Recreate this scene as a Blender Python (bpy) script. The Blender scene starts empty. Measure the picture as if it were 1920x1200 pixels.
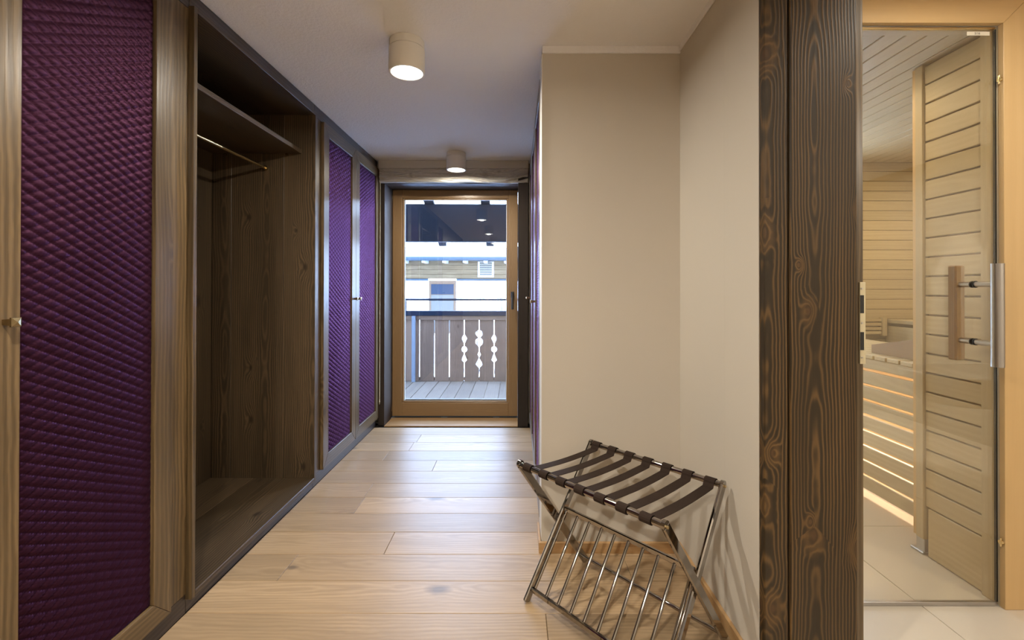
import bpy, bmesh, math, random
from math import pi, sin, cos, radians
from mathutils import Vector, Matrix
random.seed(7)
SC = bpy.context.scene
C = SC.collection

# ------------------------------------------------------------------ camera, world, light, exposure
cam_d = bpy.data.cameras.new('camera'); cam = bpy.data.objects.new('camera', cam_d); C.objects.link(cam)
PITCH = 0.0045
cam.location = (0, 0, 1.25)
cam.rotation_mode = 'QUATERNION'
cam.rotation_quaternion = (Matrix.Rotation(pi/2 + PITCH, 3, 'X') @ Matrix.Rotation(0.0015, 3, 'Z')).to_quaternion()
cam_d.sensor_width = 36; cam_d.lens = 16
cam_d.shift_x = -8/1920
cam_d.shift_y = -(60 + 853.3*PITCH)/1920
cam_d.clip_start = 0.02; cam_d.clip_end = 300
SC.camera = cam

wd = bpy.data.worlds.new('overcast_sky'); SC.world = wd; wd.use_nodes = True
wn = wd.node_tree.nodes; wl = wd.node_tree.links
bg = wn['Background']
tc = wn.new('ShaderNodeTexCoord'); sp = wn.new('ShaderNodeSeparateXYZ'); rp = wn.new('ShaderNodeValToRGB')
wl.new(tc.outputs['Generated'], sp.inputs[0]); wl.new(sp.outputs['Z'], rp.inputs[0]); wl.new(rp.outputs[0], bg.inputs[0])
rp.color_ramp.elements[0].position = 0.0; rp.color_ramp.elements[0].color = (0.58, 0.74, 1.0, 1)
rp.color_ramp.elements[1].position = 0.9; rp.color_ramp.elements[1].color = (0.40, 0.60, 1.0, 1)
SKY = 33.0
bg.inputs[1].default_value = SKY

def area(name, loc, size, power, col, rot=(0, 0, 0), shape='DISK', size_y=None, spread=pi):
    d = bpy.data.lights.new(name, 'AREA'); d.shape = shape; d.size = size
    if size_y: d.size_y = size_y
    d.energy = power; d.color = col; d.spread = spread
    o = bpy.data.objects.new(name, d); C.objects.link(o); o.location = loc; o.rotation_euler = rot
    return o
WARM = (1.0, 0.925, 0.79)
# sampling guides for the sky light through the two glazed openings (portals give off no light)
for nm, loc, sx, sy in (('terrace_portal', (-0.59, 4.46, 1.13), 1.0, 1.96), ('sauna_portal', (1.925, 3.87, 1.35), 1.35, 1.4)):
    p_ = area(nm, loc, sx, 1, (1, 1, 1), (-pi/2, 0, 0), 'RECTANGLE', sy)
    p_.data.cycles.is_portal = True

SC.view_settings.view_transform = 'Standard'; SC.view_settings.look = 'None'
SC.view_settings.gamma = 1; SC.view_settings.use_curve_mapping = False
SC.view_settings.exposure = 0.0
cy = SC.cycles
cy.use_denoising = True
cy.denoiser = 'OPENIMAGEDENOISE'
cy.max_bounces = 10; cy.diffuse_bounces = 6; cy.glossy_bounces = 5; cy.transmission_bounces = 8; cy.transparent_max_bounces = 24
cy.sample_clamp_indirect = 6
cy.caustics_reflective = False; cy.caustics_refractive = False

# ------------------------------------------------------------------ materials
def new_mat(name):
    m = bpy.data.materials.new(name); m.use_nodes = True
    nt = m.node_tree
    return m, nt.nodes, nt.links, nt.nodes['Principled BSDF']
def math_(N, L, op, a, b=None, c=None, clamp=False):
    n = N.new('ShaderNodeMath'); n.operation = op; n.use_clamp = clamp
    for i, v in enumerate((a, b, c)):
        if v is None: continue
        if isinstance(v, (int, float)): n.inputs[i].default_value = v
        else: L.new(v, n.inputs[i])
    return n.outputs[0]
def rgb(c): return (c[0], c[1], c[2], 1)
def mixc(N, L, fac, a, b, blend='MIX'):
    n = N.new('ShaderNodeMix'); n.data_type = 'RGBA'; n.blend_type = blend
    if isinstance(fac, (int, float)): n.inputs[0].default_value = fac
    else: L.new(fac, n.inputs[0])
    for i, v in ((6, a), (7, b)):
        if isinstance(v, tuple): n.inputs[i].default_value = rgb(v)
        else: L.new(v, n.inputs[i])
    return n.outputs[2]
def coords(N, L, spread=(13.0, 7.0, 29.0)):
    t = N.new('ShaderNodeTexCoord'); oi = N.new('ShaderNodeObjectInfo')
    v = N.new('ShaderNodeVectorMath'); v.operation = 'SCALE'; v.inputs[0].default_value = spread
    L.new(oi.outputs['Random'], v.inputs['Scale'])
    a = N.new('ShaderNodeVectorMath'); a.operation = 'ADD'
    L.new(t.outputs['Object'], a.inputs[0]); L.new(v.outputs[0], a.inputs[1])
    return a.outputs[0], oi.outputs['Random']
def scaled(N, L, vec, s):
    m = N.new('ShaderNodeVectorMath'); m.operation = 'MULTIPLY'; L.new(vec, m.inputs[0]); m.inputs[1].default_value = s
    return m.outputs[0]
def noise(N, L, vec, scale, detail=3, rough=.5, dist=0):
    n = N.new('ShaderNodeTexNoise'); L.new(vec, n.inputs['Vector']); n.inputs['Scale'].default_value = scale
    n.inputs['Detail'].default_value = detail; n.inputs['Roughness'].default_value = rough; n.inputs['Distortion'].default_value = dist
    return n.outputs['Fac']
def bump(N, L, h, strength, dist=.002, prev=None):
    b = N.new('ShaderNodeBump'); b.inputs['Strength'].default_value = strength; b.inputs['Distance'].default_value = dist
    L.new(h, b.inputs['Height'])
    if prev is not None: L.new(prev, b.inputs['Normal'])
    return b.outputs[0]

def wood(name, dark, light, axis='Z', freq=75, amp=.05, knots=1.0, rough=.4, sharp=2.0, var=.3, bmp=.25, spec=.5, kscale=5.0, kcol=None, pore=.25, cracks=0.0,
         heart=None, con=1.0, streak=.5, rim=None):
    """flat-sawn board: rings are conic sections around a wandering heart line, bent again by knots"""
    m, N, L, P = new_mat(name)
    vec, rnd = coords(N, L)
    t = N.new('ShaderNodeTexCoord')
    s = N.new('ShaderNodeSeparateXYZ'); L.new(t.outputs['Object'], s.inputs[0])
    ax = {'X': 0, 'Y': 1, 'Z': 2}[axis]; oth = [i for i in range(3) if i != ax]
    across = math_(N, L, 'ADD', s.outputs[oth[0]], s.outputs[oth[1]])
    def st(k, f):
        v = [f]*3; v[ax] = f*k; return scaled(N, L, vec, tuple(v))
    w = math_(N, L, 'MULTIPLY', math_(N, L, 'SUBTRACT', noise(N, L, st(.16, 4.0), 1, 2, .5), .5), amp*1.2)
    w2 = math_(N, L, 'MULTIPLY', math_(N, L, 'SUBTRACT', noise(N, L, st(.30, 26), 1, 3, .6), .5), amp*.13)
    if heart is None: off = math_(N, L, 'MULTIPLY', math_(N, L, 'SUBTRACT', rnd, .5), .16)
    else: off = heart
    x = math_(N, L, 'ADD', math_(N, L, 'SUBTRACT', across, off), w)
    ax_n = N.new('ShaderNodeVectorMath'); ax_n.operation = 'MULTIPLY'; L.new(vec, ax_n.inputs[0])
    vv = [0.0]*3; vv[ax] = 1.6; ax_n.inputs[1].default_value = tuple(vv)
    dd = math_(N, L, 'MULTIPLY', math_(N, L, 'SUBTRACT', noise(N, L, ax_n.outputs[0], 1, 3, .55), .30), .11)
    ph = math_(N, L, 'SQRT', math_(N, L, 'ADD', math_(N, L, 'POWER', x, 2), math_(N, L, 'MULTIPLY', dd, dd)))
    ph = math_(N, L, 'ADD', ph, w2)
    kd = None
    if knots > 0:
        v = N.new('ShaderNodeTexVoronoi'); v.voronoi_dimensions = '2D'; v.inputs['Scale'].default_value = kscale
        cb = N.new('ShaderNodeCombineXYZ'); L.new(math_(N, L, 'ADD', across, math_(N, L, 'MULTIPLY', rnd, 17.0)), cb.inputs[0])
        L.new(math_(N, L, 'MULTIPLY', math_(N, L, 'ADD', s.outputs[ax], math_(N, L, 'MULTIPLY', rnd, 31.0)), .55), cb.inputs[1])
        L.new(cb.outputs[0], v.inputs['Vector'])
        sc3 = N.new('ShaderNodeSeparateColor'); L.new(v.outputs['Color'], sc3.inputs[0])
        gate = math_(N, L, 'MULTIPLY', math_(N, L, 'GREATER_THAN', sc3.outputs[0], .60), 1.0)
        size = math_(N, L, 'MULTIPLY_ADD', sc3.outputs[1], .9, .55)
        wob = math_(N, L, 'MULTIPLY_ADD', noise(N, L, st(.7, 35), 1, 1, .5), .5, .75)
        kd = math_(N, L, 'ADD', math_(N, L, 'DIVIDE', math_(N, L, 'MULTIPLY', v.outputs['Distance'], wob), size), math_(N, L, 'MULTIPLY', math_(N, L, 'SUBTRACT', 1.0, gate), 5.0))
        g = math_(N, L, 'POWER', 2.718, math_(N, L, 'MULTIPLY', math_(N, L, 'POWER', kd, 2), -45))
        ph = math_(N, L, 'ADD', ph, math_(N, L, 'MULTIPLY', g, .035*knots))
    irr = noise(N, L, st(.04, 30), 1, 2, .5)
    ph = math_(N, L, 'ADD', ph, math_(N, L, 'MULTIPLY', math_(N, L, 'SUBTRACT', irr, .5), .010))
    sn = math_(N, L, 'SINE', math_(N, L, 'MULTIPLY', ph, freq*2*pi))
    ring = math_(N, L, 'POWER', math_(N, L, 'MULTIPLY_ADD', sn, .5, .5), sharp)
    fib = noise(N, L, st(.025, 230), 1, 2, .6)
    big = noise(N, L, st(.12, 7), 1, 3, .6)
    mask = noise(N, L, st(.10, 11), 1, 2, .5)
    f = math_(N, L, 'MULTIPLY', ring, math_(N, L, 'MULTIPLY_ADD', mask, 1.6*con, -.15*con), clamp=True)
    f = math_(N, L, 'ADD', f, (1-con)*.45, clamp=True)
    col = mixc(N, L, f, dark, light)
    val = math_(N, L, 'MULTIPLY_ADD', math_(N, L, 'SUBTRACT', rnd, .5), var, 1.0)
    val = math_(N, L, 'MULTIPLY', val, math_(N, L, 'MULTIPLY_ADD', math_(N, L, 'SUBTRACT', fib, .5), pore*2, 1.0))
    val = math_(N, L, 'MULTIPLY', val, math_(N, L, 'MULTIPLY_ADD', math_(N, L, 'SUBTRACT', big, .5), streak*2, 1.0))
    h = N.new('ShaderNodeHueSaturation'); L.new(val, h.inputs['Value']); L.new(col, h.inputs['Color'])
    c = h.outputs[0]
    def mr(src, a0, a1, b0, b1):
        k = N.new('ShaderNodeMapRange'); L.new(src, k.inputs[0])
        for i_, v_ in enumerate((a0, a1, b0, b1)): k.inputs[i_+1].default_value = v_
        return k.outputs[0]
    if kd is not None:
        if rim:
            ra = math_(N, L, 'MULTIPLY', mr(kd, .05, .09, 0, 1), mr(kd, .12, .20, 1, 0))
            c = mixc(N, L, math_(N, L, 'MULTIPLY', ra, .28), c, rim)
        kk = kcol or (dark[0]*.45, dark[1]*.4, dark[2]*.4)
        c = mixc(N, L, math_(N, L, 'MULTIPLY', mr(kd, .025, .075, .85, 0), min(1, knots)), c, kk)
    if cracks > 0:
        cv = N.new('ShaderNodeTexVoronoi'); L.new(st(.10, 9), cv.inputs['Vector']); cv.inputs['Scale'].default_value = 1
        c = mixc(N, L, mr(cv.outputs['Distance'], .02, .08, cracks, 0), c, (dark[0]*.3, dark[1]*.28, dark[2]*.3))
    L.new(c, P.inputs['Base Color'])
    hh = math_(N, L, 'ADD', math_(N, L, 'MULTIPLY', ring, .5*con), math_(N, L, 'MULTIPLY', fib, .7))
    L.new(bump(N, L, hh, bmp, .0010), P.inputs['Normal'])
    P.inputs['Roughness'].default_value = rough
    P.inputs['Specular IOR Level'].default_value = spec
    return m

def plain(name, col, rough=.5, metal=0.0, bscale=0, bstr=0, var=0.0, vscale=3.0, spec=.5, aniso=0):
    m, N, L, P = new_mat(name)
    P.inputs['Roughness'].default_value = rough; P.inputs['Metallic'].default_value = metal; P.inputs['Specular IOR Level'].default_value = spec
    t = N.new('ShaderNodeTexCoord')
    n = noise(N, L, t.outputs['Object'], vscale, 4, .6)
    f = math_(N, L, 'MULTIPLY_ADD', math_(N, L, 'SUBTRACT', n, .5), max(var, .02)*2, 1.0)
    h = N.new('ShaderNodeHueSaturation'); h.inputs['Color'].default_value = rgb(col); L.new(f, h.inputs['Value'])
    L.new(h.outputs[0], P.inputs['Base Color'])
    if bstr: L.new(bump(N, L, noise(N, L, t.outputs['Object'], bscale, 5, .6), bstr, .003), P.inputs['Normal'])
    return m

def glass(name, tint=(1, 1, 1), f0=.04):
    m, N, L, P = new_mat(name); N.remove(P)
    g = N.new('ShaderNodeNewGeometry'); d = N.new('ShaderNodeVectorMath'); d.operation = 'DOT_PRODUCT'
    L.new(g.outputs['Normal'], d.inputs[0]); L.new(g.outputs['Incoming'], d.inputs[1])
    c = math_(N, L, 'ABSOLUTE', d.outputs['Value'])
    f = math_(N, L, 'MULTIPLY_ADD', math_(N, L, 'POWER', math_(N, L, 'SUBTRACT', 1.0, c), 5), 1-f0, f0, clamp=True)
    tr = N.new('ShaderNodeBsdfTransparent'); tr.inputs[0].default_value = rgb(tint)
    gl = N.new('ShaderNodeBsdfGlossy'); gl.inputs['Roughness'].default_value = .01; gl.inputs[0].default_value = (1, 1, 1, 1)
    mx = N.new('ShaderNodeMixShader'); L.new(f, mx.inputs[0]); L.new(tr.outputs[0], mx.inputs[1]); L.new(gl.outputs[0], mx.inputs[2])
    L.new(mx.outputs[0], N['Material Output'].inputs[0])
    return m

def emit(name, col, s):
    m, N, L, P = new_mat(name); N.remove(P)
    e = N.new('ShaderNodeEmission'); e.inputs[0].default_value = rgb(col); e.inputs[1].default_value = s
    L.new(e.outputs[0], N['Material Output'].inputs[0]); return m

M = {}
WD, WLt = (.046, .029, .013), (.195, .130, .064)
for a_ in 'XYZ':
    M['ward'+a_] = wood('wardrobe_wood_'+a_, WD, WLt, a_, freq=58, amp=.08, knots=.9, rough=.33, sharp=1.4, var=.28, bmp=.35, cracks=.6, con=.5, streak=.75, kscale=4.5, pore=.34)
    M['plinth'+a_] = wood('plinth_wood_'+a_, (.026, .020, .017), (.085, .064, .052), a_, freq=60, amp=.05, knots=.6, rough=.36, sharp=1.3, var=.15, bmp=.3, con=.6, streak=.4)
    M['niche'+a_] = wood('shaded_niche_wood_'+a_, (.036, .025, .014), (.125, .080, .042), a_, freq=80, amp=.055, knots=.9, rough=.42, sharp=1.8, var=.35, bmp=.3, kscale=4.2, con=.75, streak=.6)  # wardrobe wood darkened, the shade inside the niche put into its colour
    M['spruce'+a_] = wood('sauna_wood_'+a_, (.47, .37, .22), (.54, .435, .275), a_, freq=40, amp=.06, knots=0, rough=.5, sharp=1.2, var=.10, bmp=.06, pore=.06, con=.6, streak=.08)
    M['frame'+a_] = wood('sauna_frame_wood_'+a_, (.60, .40, .185), (.64, .44, .215), a_, freq=22, amp=.09, knots=0, rough=.42, sharp=1.2, var=.05, bmp=.03, pore=.04, con=.6, streak=.06)
    M['door'+a_] = wood('terrace_door_wood_'+a_, (.26, .155, .070), (.32, .20, .095), a_, freq=110, amp=.02, knots=0, rough=.35, sharp=1.0, var=.08, bmp=.08, pore=.1, con=.6, streak=.12)
    M['jamb'+a_] = wood('dark_jamb_wood_'+a_, (.022, .015, .011), (.045, .030, .021), a_, freq=70, amp=.04, knots=.5, rough=.5, sharp=1.6, var=.15, bmp=.2, con=.6, spec=.35)
    M['ext'+a_] = wood('railing_wood_'+a_, (.078, .053, .040), (.120, .083, .063), a_, freq=45, amp=.06, knots=1.0, rough=.7, sharp=1.5, var=.22, bmp=.2, con=.6, streak=.3, kscale=4, spec=.05)
    M['deck'+a_] = wood('deck_wood_'+a_, (.118, .098, .080), (.148, .125, .104), a_, freq=45, amp=.05, knots=.4, rough=.75, sharp=1.3, var=.15, bmp=.2, con=.6, streak=.2, spec=.05)
M['postZ'] = wood('old_post_wood', (.027, .0175, .008), (.145, .080, .028), 'Z', freq=100, amp=.028, knots=1.0, rough=.5, sharp=2.6, var=.0, bmp=.6, kscale=6.5, kcol=(.07, .036, .014), cracks=.25, heart=-.045, con=1.0, streak=.35, pore=.15, rim=(.17, .09, .03), spec=.3)
M['oak'] = wood('oak_floor_wood', (.295, .200, .113), (.44, .312, .185), 'X', freq=60, amp=.11, knots=.75, rough=.42, sharp=1.0, var=.34, bmp=.25, kscale=2.3, kcol=(.07, .055, .05), pore=.24, spec=.42, con=.55, streak=.26, cracks=.0)
M['oakbase'] = wood('oak_skirting_wood', (.42, .25, .11), (.50, .32, .16), 'X', freq=70, amp=.05, knots=0, rough=.4, var=.1, bmp=.1, con=.5, streak=.15)
M['oakbaseY'] = wood('oak_skirting_wood_y', (.42, .25, .11), (.50, .32, .16), 'Y', freq=70, amp=.05, knots=0, rough=.4, var=.1, bmp=.1, con=.5, streak=.15)
M['beam'] = wood('painted_beam_wood', (.50, .475, .43), (.60, .57, .52), 'X', freq=60, amp=.05, knots=.5, rough=.65, sharp=1.0, var=.05, bmp=.9, pore=.2, kcol=(.2, .18, .15), streak=.15)
M['beamflat'] = plain('painted_board', (.56, .53, .485), .6, var=.06, vscale=8)
M['wall'] = plain('beige_wall_paint', (.555, .51, .445), .85, bscale=160, bstr=.10, var=.02)
M['litwall'] = plain('window_lit_wall_paint', (.80, .77, .72), .6)  # wall paint made whiter, window light on the corner face put in
M['ceil'] = plain('white_ceiling_plaster', (.87, .865, .895), .9, bscale=75, bstr=.95, var=.02)
M['tile'] = plain('beige_floor_tile', (.62, .55, .46), .32, var=.04, vscale=6)
M['grout'] = plain('tile_grout', (.36, .33, .29), .9)
M['chrome'] = plain('polished_chrome', (.40, .375, .355), .06, 1.0)
M['steel'] = plain('brushed_steel', (.50, .48, .47), .28, 1.0)
M['brass'] = plain('old_brass', (.42, .33, .19), .25, 1.0)
M['brassb'] = plain('bright_brass', (.70, .55, .30), .25, 1.0)
M['black'] = plain('black_rubber', (.01, .01, .01), .5)
M['darkmetal'] = plain('dark_handle_metal', (.05, .055, .065), .3, .8)
M['strap'] = plain('brown_webbing_strap', (.030, .019, .014), .9, bscale=900, bstr=.3, var=.15, vscale=40, spec=.15)
M['lampw'] = plain('white_lamp_metal', (.80, .77, .72), .4)
M['glow'] = emit('lamp_diffuser_glow', (1.0, .90, .70), 9)
M['ledglow'] = emit('bench_led_glow', (1.0, .80, .64), 1.3)
M['glass'] = glass('clear_window_glass', (.96, .98, 1.0), .055)
M['sglass'] = glass('sauna_door_glass', (.95, .92, .84), .075)
M['dark'] = plain('dark_carcass', (.03, .022, .016), .8)
M['gasket'] = plain('pale_glazing_gasket', (.55, .62, .75), .5)
M['railblue'] = plain('painted_rail_metal', (.006, .010, .019), .6, 0, spec=.02)
M['galv'] = plain('galvanised_steel', (.09, .11, .14), .6, 0, var=.1, vscale=30, spec=.02)
M['snow'] = plain('snow', (.70, .74, .80), .9, bscale=3, bstr=.3, var=.03, spec=.02)
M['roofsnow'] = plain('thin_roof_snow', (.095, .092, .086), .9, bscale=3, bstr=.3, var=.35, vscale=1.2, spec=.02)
M['plaster'] = plain('white_plaster', (.75, .77, .80), .9, spec=.02)
M['cladX'] = wood('pale_house_cladding', (.058, .042, .025), (.073, .055, .034), 'X', freq=8, amp=.3, knots=0, rough=.8, var=.12, bmp=.1, spec=.02)
M['hwin'] = plain('house_window_frame', (.058, .038, .025), .6, spec=.02)
M['hglass'] = plain('house_window_pane', (.010, .014, .022), .1, spec=.02)
M['hpanel'] = plain('house_pale_panel', (.05, .048, .043), .7, spec=.02)
M['gutter'] = plain('zinc_gutter', (.02, .028, .036), .5, .2, spec=.02)
M['white'] = plain('white_paint', (.25, .25, .25), .5, spec=.02)
M['ceramic'] = plain('white_ceramic', (.82, .80, .76), .12)
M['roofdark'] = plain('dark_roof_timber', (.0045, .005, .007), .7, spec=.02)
M['twig'] = plain('bare_twig', (.05, .04, .035), .8)
M['label'] = plain('paper_label', (.80, .74, .62), .6)
M['ink'] = plain('black_ink', (.05, .04, .03), .6)
M['plate'] = plain('strike_plate_metal', (.60, .53, .36), .35, .35)
M['bead'] = plain('bead_chain_metal', (.75, .66, .48), .3, .5)

def quilt_mat():
    m, N, L, P = new_mat('quilted_purple_fabric')
    t = N.new('ShaderNodeTexCoord')
    n = noise(N, L, t.outputs['Object'], 9, 3, .6); n2 = noise(N, L, t.outputs['Object'], 900, 2, .6)
    c = mixc(N, L, n, (.030, .009, .019), (.040, .0125, .026))
    L.new(c, P.inputs['Base Color'])
    P.inputs['Roughness'].default_value = .46; P.inputs['Metallic'].default_value = .55
    P.inputs['Specular IOR Level'].default_value = .10
    P.inputs['Specular Tint'].default_value = (.68, .40, .80, 1)
    P.inputs['Sheen Weight'].default_value = .35; P.inputs['Sheen Roughness'].default_value = .25
    P.inputs['Sheen Tint'].default_value = (.62, .30, .75, 1)
    L.new(bump(N, L, n2, .15, .001), P.inputs['Normal'])
    return m
M['quilt'] = quilt_mat()

# ------------------------------------------------------------------ object helpers
W = {}
def wloc(o): return W[o.name] if o is not None else Vector((0, 0, 0))
def thing(name, label, cat, loc, group=None):
    o = bpy.data.objects.new(name, None); C.objects.link(o); o.empty_display_size = .1
    o.location = loc; W[o.name] = Vector(loc); o['label'] = label; o['category'] = cat
    if group: o['group'] = group
    return o
def tag(o, label, cat, group=None):
    o['label'] = label; o['category'] = cat
    if group: o['group'] = group
    return o
def obj(name, bm, mat, parent=None, org=None, smooth=False):
    me = bpy.data.meshes.new(name)
    if org is None:
        xs = [v.co for v in bm.verts]
        org = Vector([(min(c[i] for c in xs)+max(c[i] for c in xs))/2 for i in range(3)])
    org = Vector(org)
    for v in bm.verts: v.co -= org
    bmesh.ops.recalc_face_normals(bm, faces=bm.faces)
    bm.to_mesh(me); bm.free()
    me.materials.append(mat)
    if smooth:
        for p in me.polygons: p.use_smooth = True
    o = bpy.data.objects.new(name, me); C.objects.link(o)
    o.parent = parent
    o.location = org - wloc(parent); W[o.name] = org
    return o
def struct(o): o['kind'] = 'structure'; return o
def add_box(bm, x0, x1, y0, y1, z0, z1, bev=0.0, rot=None, piv=None):
    r = bmesh.ops.create_cube(bm, size=1)
    vs = r['verts']
    for v in vs:
        v.co = Vector(((x0+x1)/2 + v.co.x*(x1-x0), (y0+y1)/2 + v.co.y*(y1-y0), (z0+z1)/2 + v.co.z*(z1-z0)))
    if bev > 0:
        es = list({e for v in vs for e in v.link_edges})
        b = bmesh.ops.bevel(bm, geom=es, offset=bev, segments=1, affect='EDGES', profile=.5)
        vs = list({v for f in b['faces'] for v in f.verts} | {v for v in vs if v.is_valid})
    if rot is not None:
        piv = Vector(piv)
        for v in vs: v.co = piv + rot @ (v.co - piv)
    return vs
def box(name, x0, x1, y0, y1, z0, z1, mat, parent=None, bev=.002):
    bm = bmesh.new(); add_box(bm, x0, x1, y0, y1, z0, z1, bev); return obj(name, bm, mat, parent)
def add_prism(bm, pts, axis, a, b):
    """pts 2-D polygon in the other two axes (in order), extruded along axis from a to b"""
    def mk(p, t):
        if axis == 'X': return (t, p[0], p[1])
        if axis == 'Y': return (p[0], t, p[1])
        return (p[0], p[1], t)
    v0 = [bm.verts.new(mk(p, a)) for p in pts]; v1 = [bm.verts.new(mk(p, b)) for p in pts]
    bm.faces.new(v0[::-1]); bm.faces.new(v1)
    n = len(pts)
    for i in range(n): bm.faces.new((v0[i], v0[(i+1) % n], v1[(i+1) % n], v1[i]))
def prism(name, pts, axis, a, b, mat, parent=None, bev=0):
    bm = bmesh.new(); add_prism(bm, pts, axis, a, b)
    if bev: bmesh.ops.bevel(bm, geom=list(bm.edges), offset=bev, segments=1, affect='EDGES')
    return obj(name, bm, mat, parent)
def frame_of(d):
    d = d.normalized(); up = Vector((0, 0, 1)) if abs(d.z) < .95 else Vector((1, 0, 0))
    x = d.cross(up).normalized(); y = x.cross(d).normalized(); return x, y
def add_tube(bm, pts, r, seg=12, cap=True, radii=None, rx=None, xdir=None):
    """round (or oval when rx is given, rx along xdir) tube through pts"""
    pts = [Vector(p) for p in pts]; rings = []
    for i, p in enumerate(pts):
        d = (pts[min(i+1, len(pts)-1)] - pts[max(i-1, 0)]).normalized()
        x, y = frame_of(d)
        if xdir is not None:
            x = (Vector(xdir) - d*Vector(xdir).dot(d)).normalized(); y = d.cross(x).normalized()
        rr = radii[i] if radii else r
        ex = rx if rx is not None else rr
        rings.append([bm.verts.new(p + x*ex*cos(2*pi*k/seg) + y*rr*sin(2*pi*k/seg)) for k in range(seg)])
    for a, b in zip(rings, rings[1:]):
        for k in range(seg): bm.faces.new((a[k], a[(k+1) % seg], b[(k+1) % seg], b[k]))
    if cap: bm.faces.new(rings[0][::-1]); bm.faces.new(rings[-1])
def tube(name, pts, r, mat, parent=None, seg=12, **k):
    bm = bmesh.new(); add_tube(bm, pts, r, seg, **k); o = obj(name, bm, mat, parent, smooth=True)
    autosm(o); return o
def autosm(o, ang=40):
    me = o.data
    for p in me.polygons: p.use_smooth = True
    try: me.set_sharp_from_angle(angle=radians(ang))
    except Exception: pass
def add_lathe(bm, prof, cx, cy_, seg=32):
    rings = []
    for r, z in prof:
        rings.append([bm.verts.new((cx + r*cos(2*pi*k/seg), cy_ + r*sin(2*pi*k/seg), z)) for k in range(seg)])
    for a, b in zip(rings, rings[1:]):
        for k in range(seg): bm.faces.new((a[k], a[(k+1) % seg], b[(k+1) % seg], b[k]))
    return rings

# ------------------------------------------------------------------ room shell
CZ = 2.40
XL, XR = -1.268, .79          # floor extent
fl = bpy.data.objects.new('floor', None); C.objects.link(fl); fl['kind'] = 'structure'; W['floor'] = Vector((0, 0, 0))
box('subfloor', -1.95, 1.05, -2.35, 4.40, -.12, -.012, M['dark'], fl, 0)
PW, Y0 = .1936, 1.7537
rows = range(-20, 13)
joints = {-1: [-.07], 0: [.115], 2: [-1.02, .5], 1: [-3], 3: [-.62], 4: [.02], -2: [.42, -.8], 5: [-.9, .55]}
for r in rows:
    ya, yb = Y0 + (r-1)*PW, min(Y0 + r*PW, 4.125)
    if yb - ya < .02 : continue
    js = joints.get(r) or [random.uniform(-1.0, .5)]
    xs = [XL] + sorted(j for j in js if XL < j < XR) + [XR]
    if ya > 2.15: xs = [x for x in xs[:-1] if x < 0.0] + [.15]
    for a, b in zip(xs, xs[1:]):
        box('plank', a+.0008, b-.0008, ya+.0010, yb-.0010, -.012, random.uniform(-.0003, .0003), M['oak'], fl, .0016)
box('threshold_plank', -1.194, .0144, 4.126, 4.385, -.010, .001, M['oakbase'], fl, .0015)  # same oak as the floor; golden tone painted in where window light misses

# tiled bathroom floor
tf = bpy.data.objects.new('floor_tiled', None); C.objects.link(tf); tf['kind'] = 'structure'; W['floor_tiled'] = Vector((0, 0, 0))
box('grout_bed', .80, 3.80, -1.45, 3.86, -.12, -.004, M['grout'], tf, 0)
for i in range(4):
    for j in range(-1, 9):
        xa, ya = .80 + i*.80, max(-1.3995, -1.2 + j*.60); yb = -1.2 + j*.60 + .6
        if i*.8+.8 > 3.7: pass
        box('tile', xa+.0015, min(xa+.7985, 3.7495), ya+.0015, min(yb-.0015, 3.85), -.006, 0, M['tile'], tf, .0008)

def wallbox(name, *a, mat='wall', **k):
    return struct(box(name, *a, M[mat], None, 0))
wallbox('ceiling', -2.0, .95, -2.3, 4.5, CZ, CZ+.12, mat='ceil')
wallbox('ceiling_bathroom', .9505, 3.84, -2.3, 1.96, CZ, CZ+.12, mat='ceil')
wallbox('wall_left', -2.02, -1.93, -2.3, 4.5, 0, CZ)
wallbox('wall_rear', -2.0, 3.8, -2.4, -2.3, 0, CZ)
wallbox('wall_niche_back', .122, .777, 2.16, 2.26, 0, CZ)
wallbox('wall_niche_side', .7771, 1.0, 1.7005, 2.26, 0, CZ)
wallbox('wall_niche_front', .7771, .7860, 1.4595, 1.700, 0, CZ)
wallbox('wall_corridor_end', .122, .30, 2.2601, 2.335, 0, CZ, mat='litwall')
wallbox('wall_right_rear', .777, 1.08, -2.3, .42, 0, CZ)
wallbox('wall_bathroom_right', 3.75, 3.85, -1.4, 3.9, 0, CZ)
wallbox('wall_bathroom_rear', 1.08, 3.8, -1.5, -1.4, 0, CZ)
wallbox('wall_over_doorway', .777, 1.08, .42, 1.42, 2.27, CZ)
wallbox('wall_corridor_right_back', .72, .80, 2.26, 4.45, 0, CZ)
# narrow white painted margin where the niche wall meets the ceiling; corner face whitened for window light
struct(box('trim_1', .122, .777, 2.152, 2.160, 2.365, CZ-.0005, M['ceil'], None, .001))
struct(box('trim_2', .769, .777, 1.46, 2.152, 2.375, CZ-.0005, M['ceil'], None, .001))
struct(box('trim_3', .1195, .1218, 2.157, 2.33, .06, CZ-.04, M['litwall'], None, .0005))
# skirting boards
struct(box('baseboard_back', .108, .777, 2.146, 2.160, 0, .052, M['oakbase'], None, .002))
struct(box('baseboard_side', .763, .777, 1.46, 2.146, 0, .052, M['oakbaseY'], None, .002))
struct(box('baseboard_corner', .108, .1195, 2.160, 2.335, 0, .052, M['oakbaseY'], None, .002))
# end wall around the terrace door
wallbox('wall_end_left', -2.0, -1.2505, 4.20, 4.46, 0, CZ)
wallbox('wall_end_top', -1.25, .106, 4.31, 4.46, 2.25, CZ)
wallbox('wall_end_right', .1065, .8, 4.20, 4.46, 0, CZ)

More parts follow.
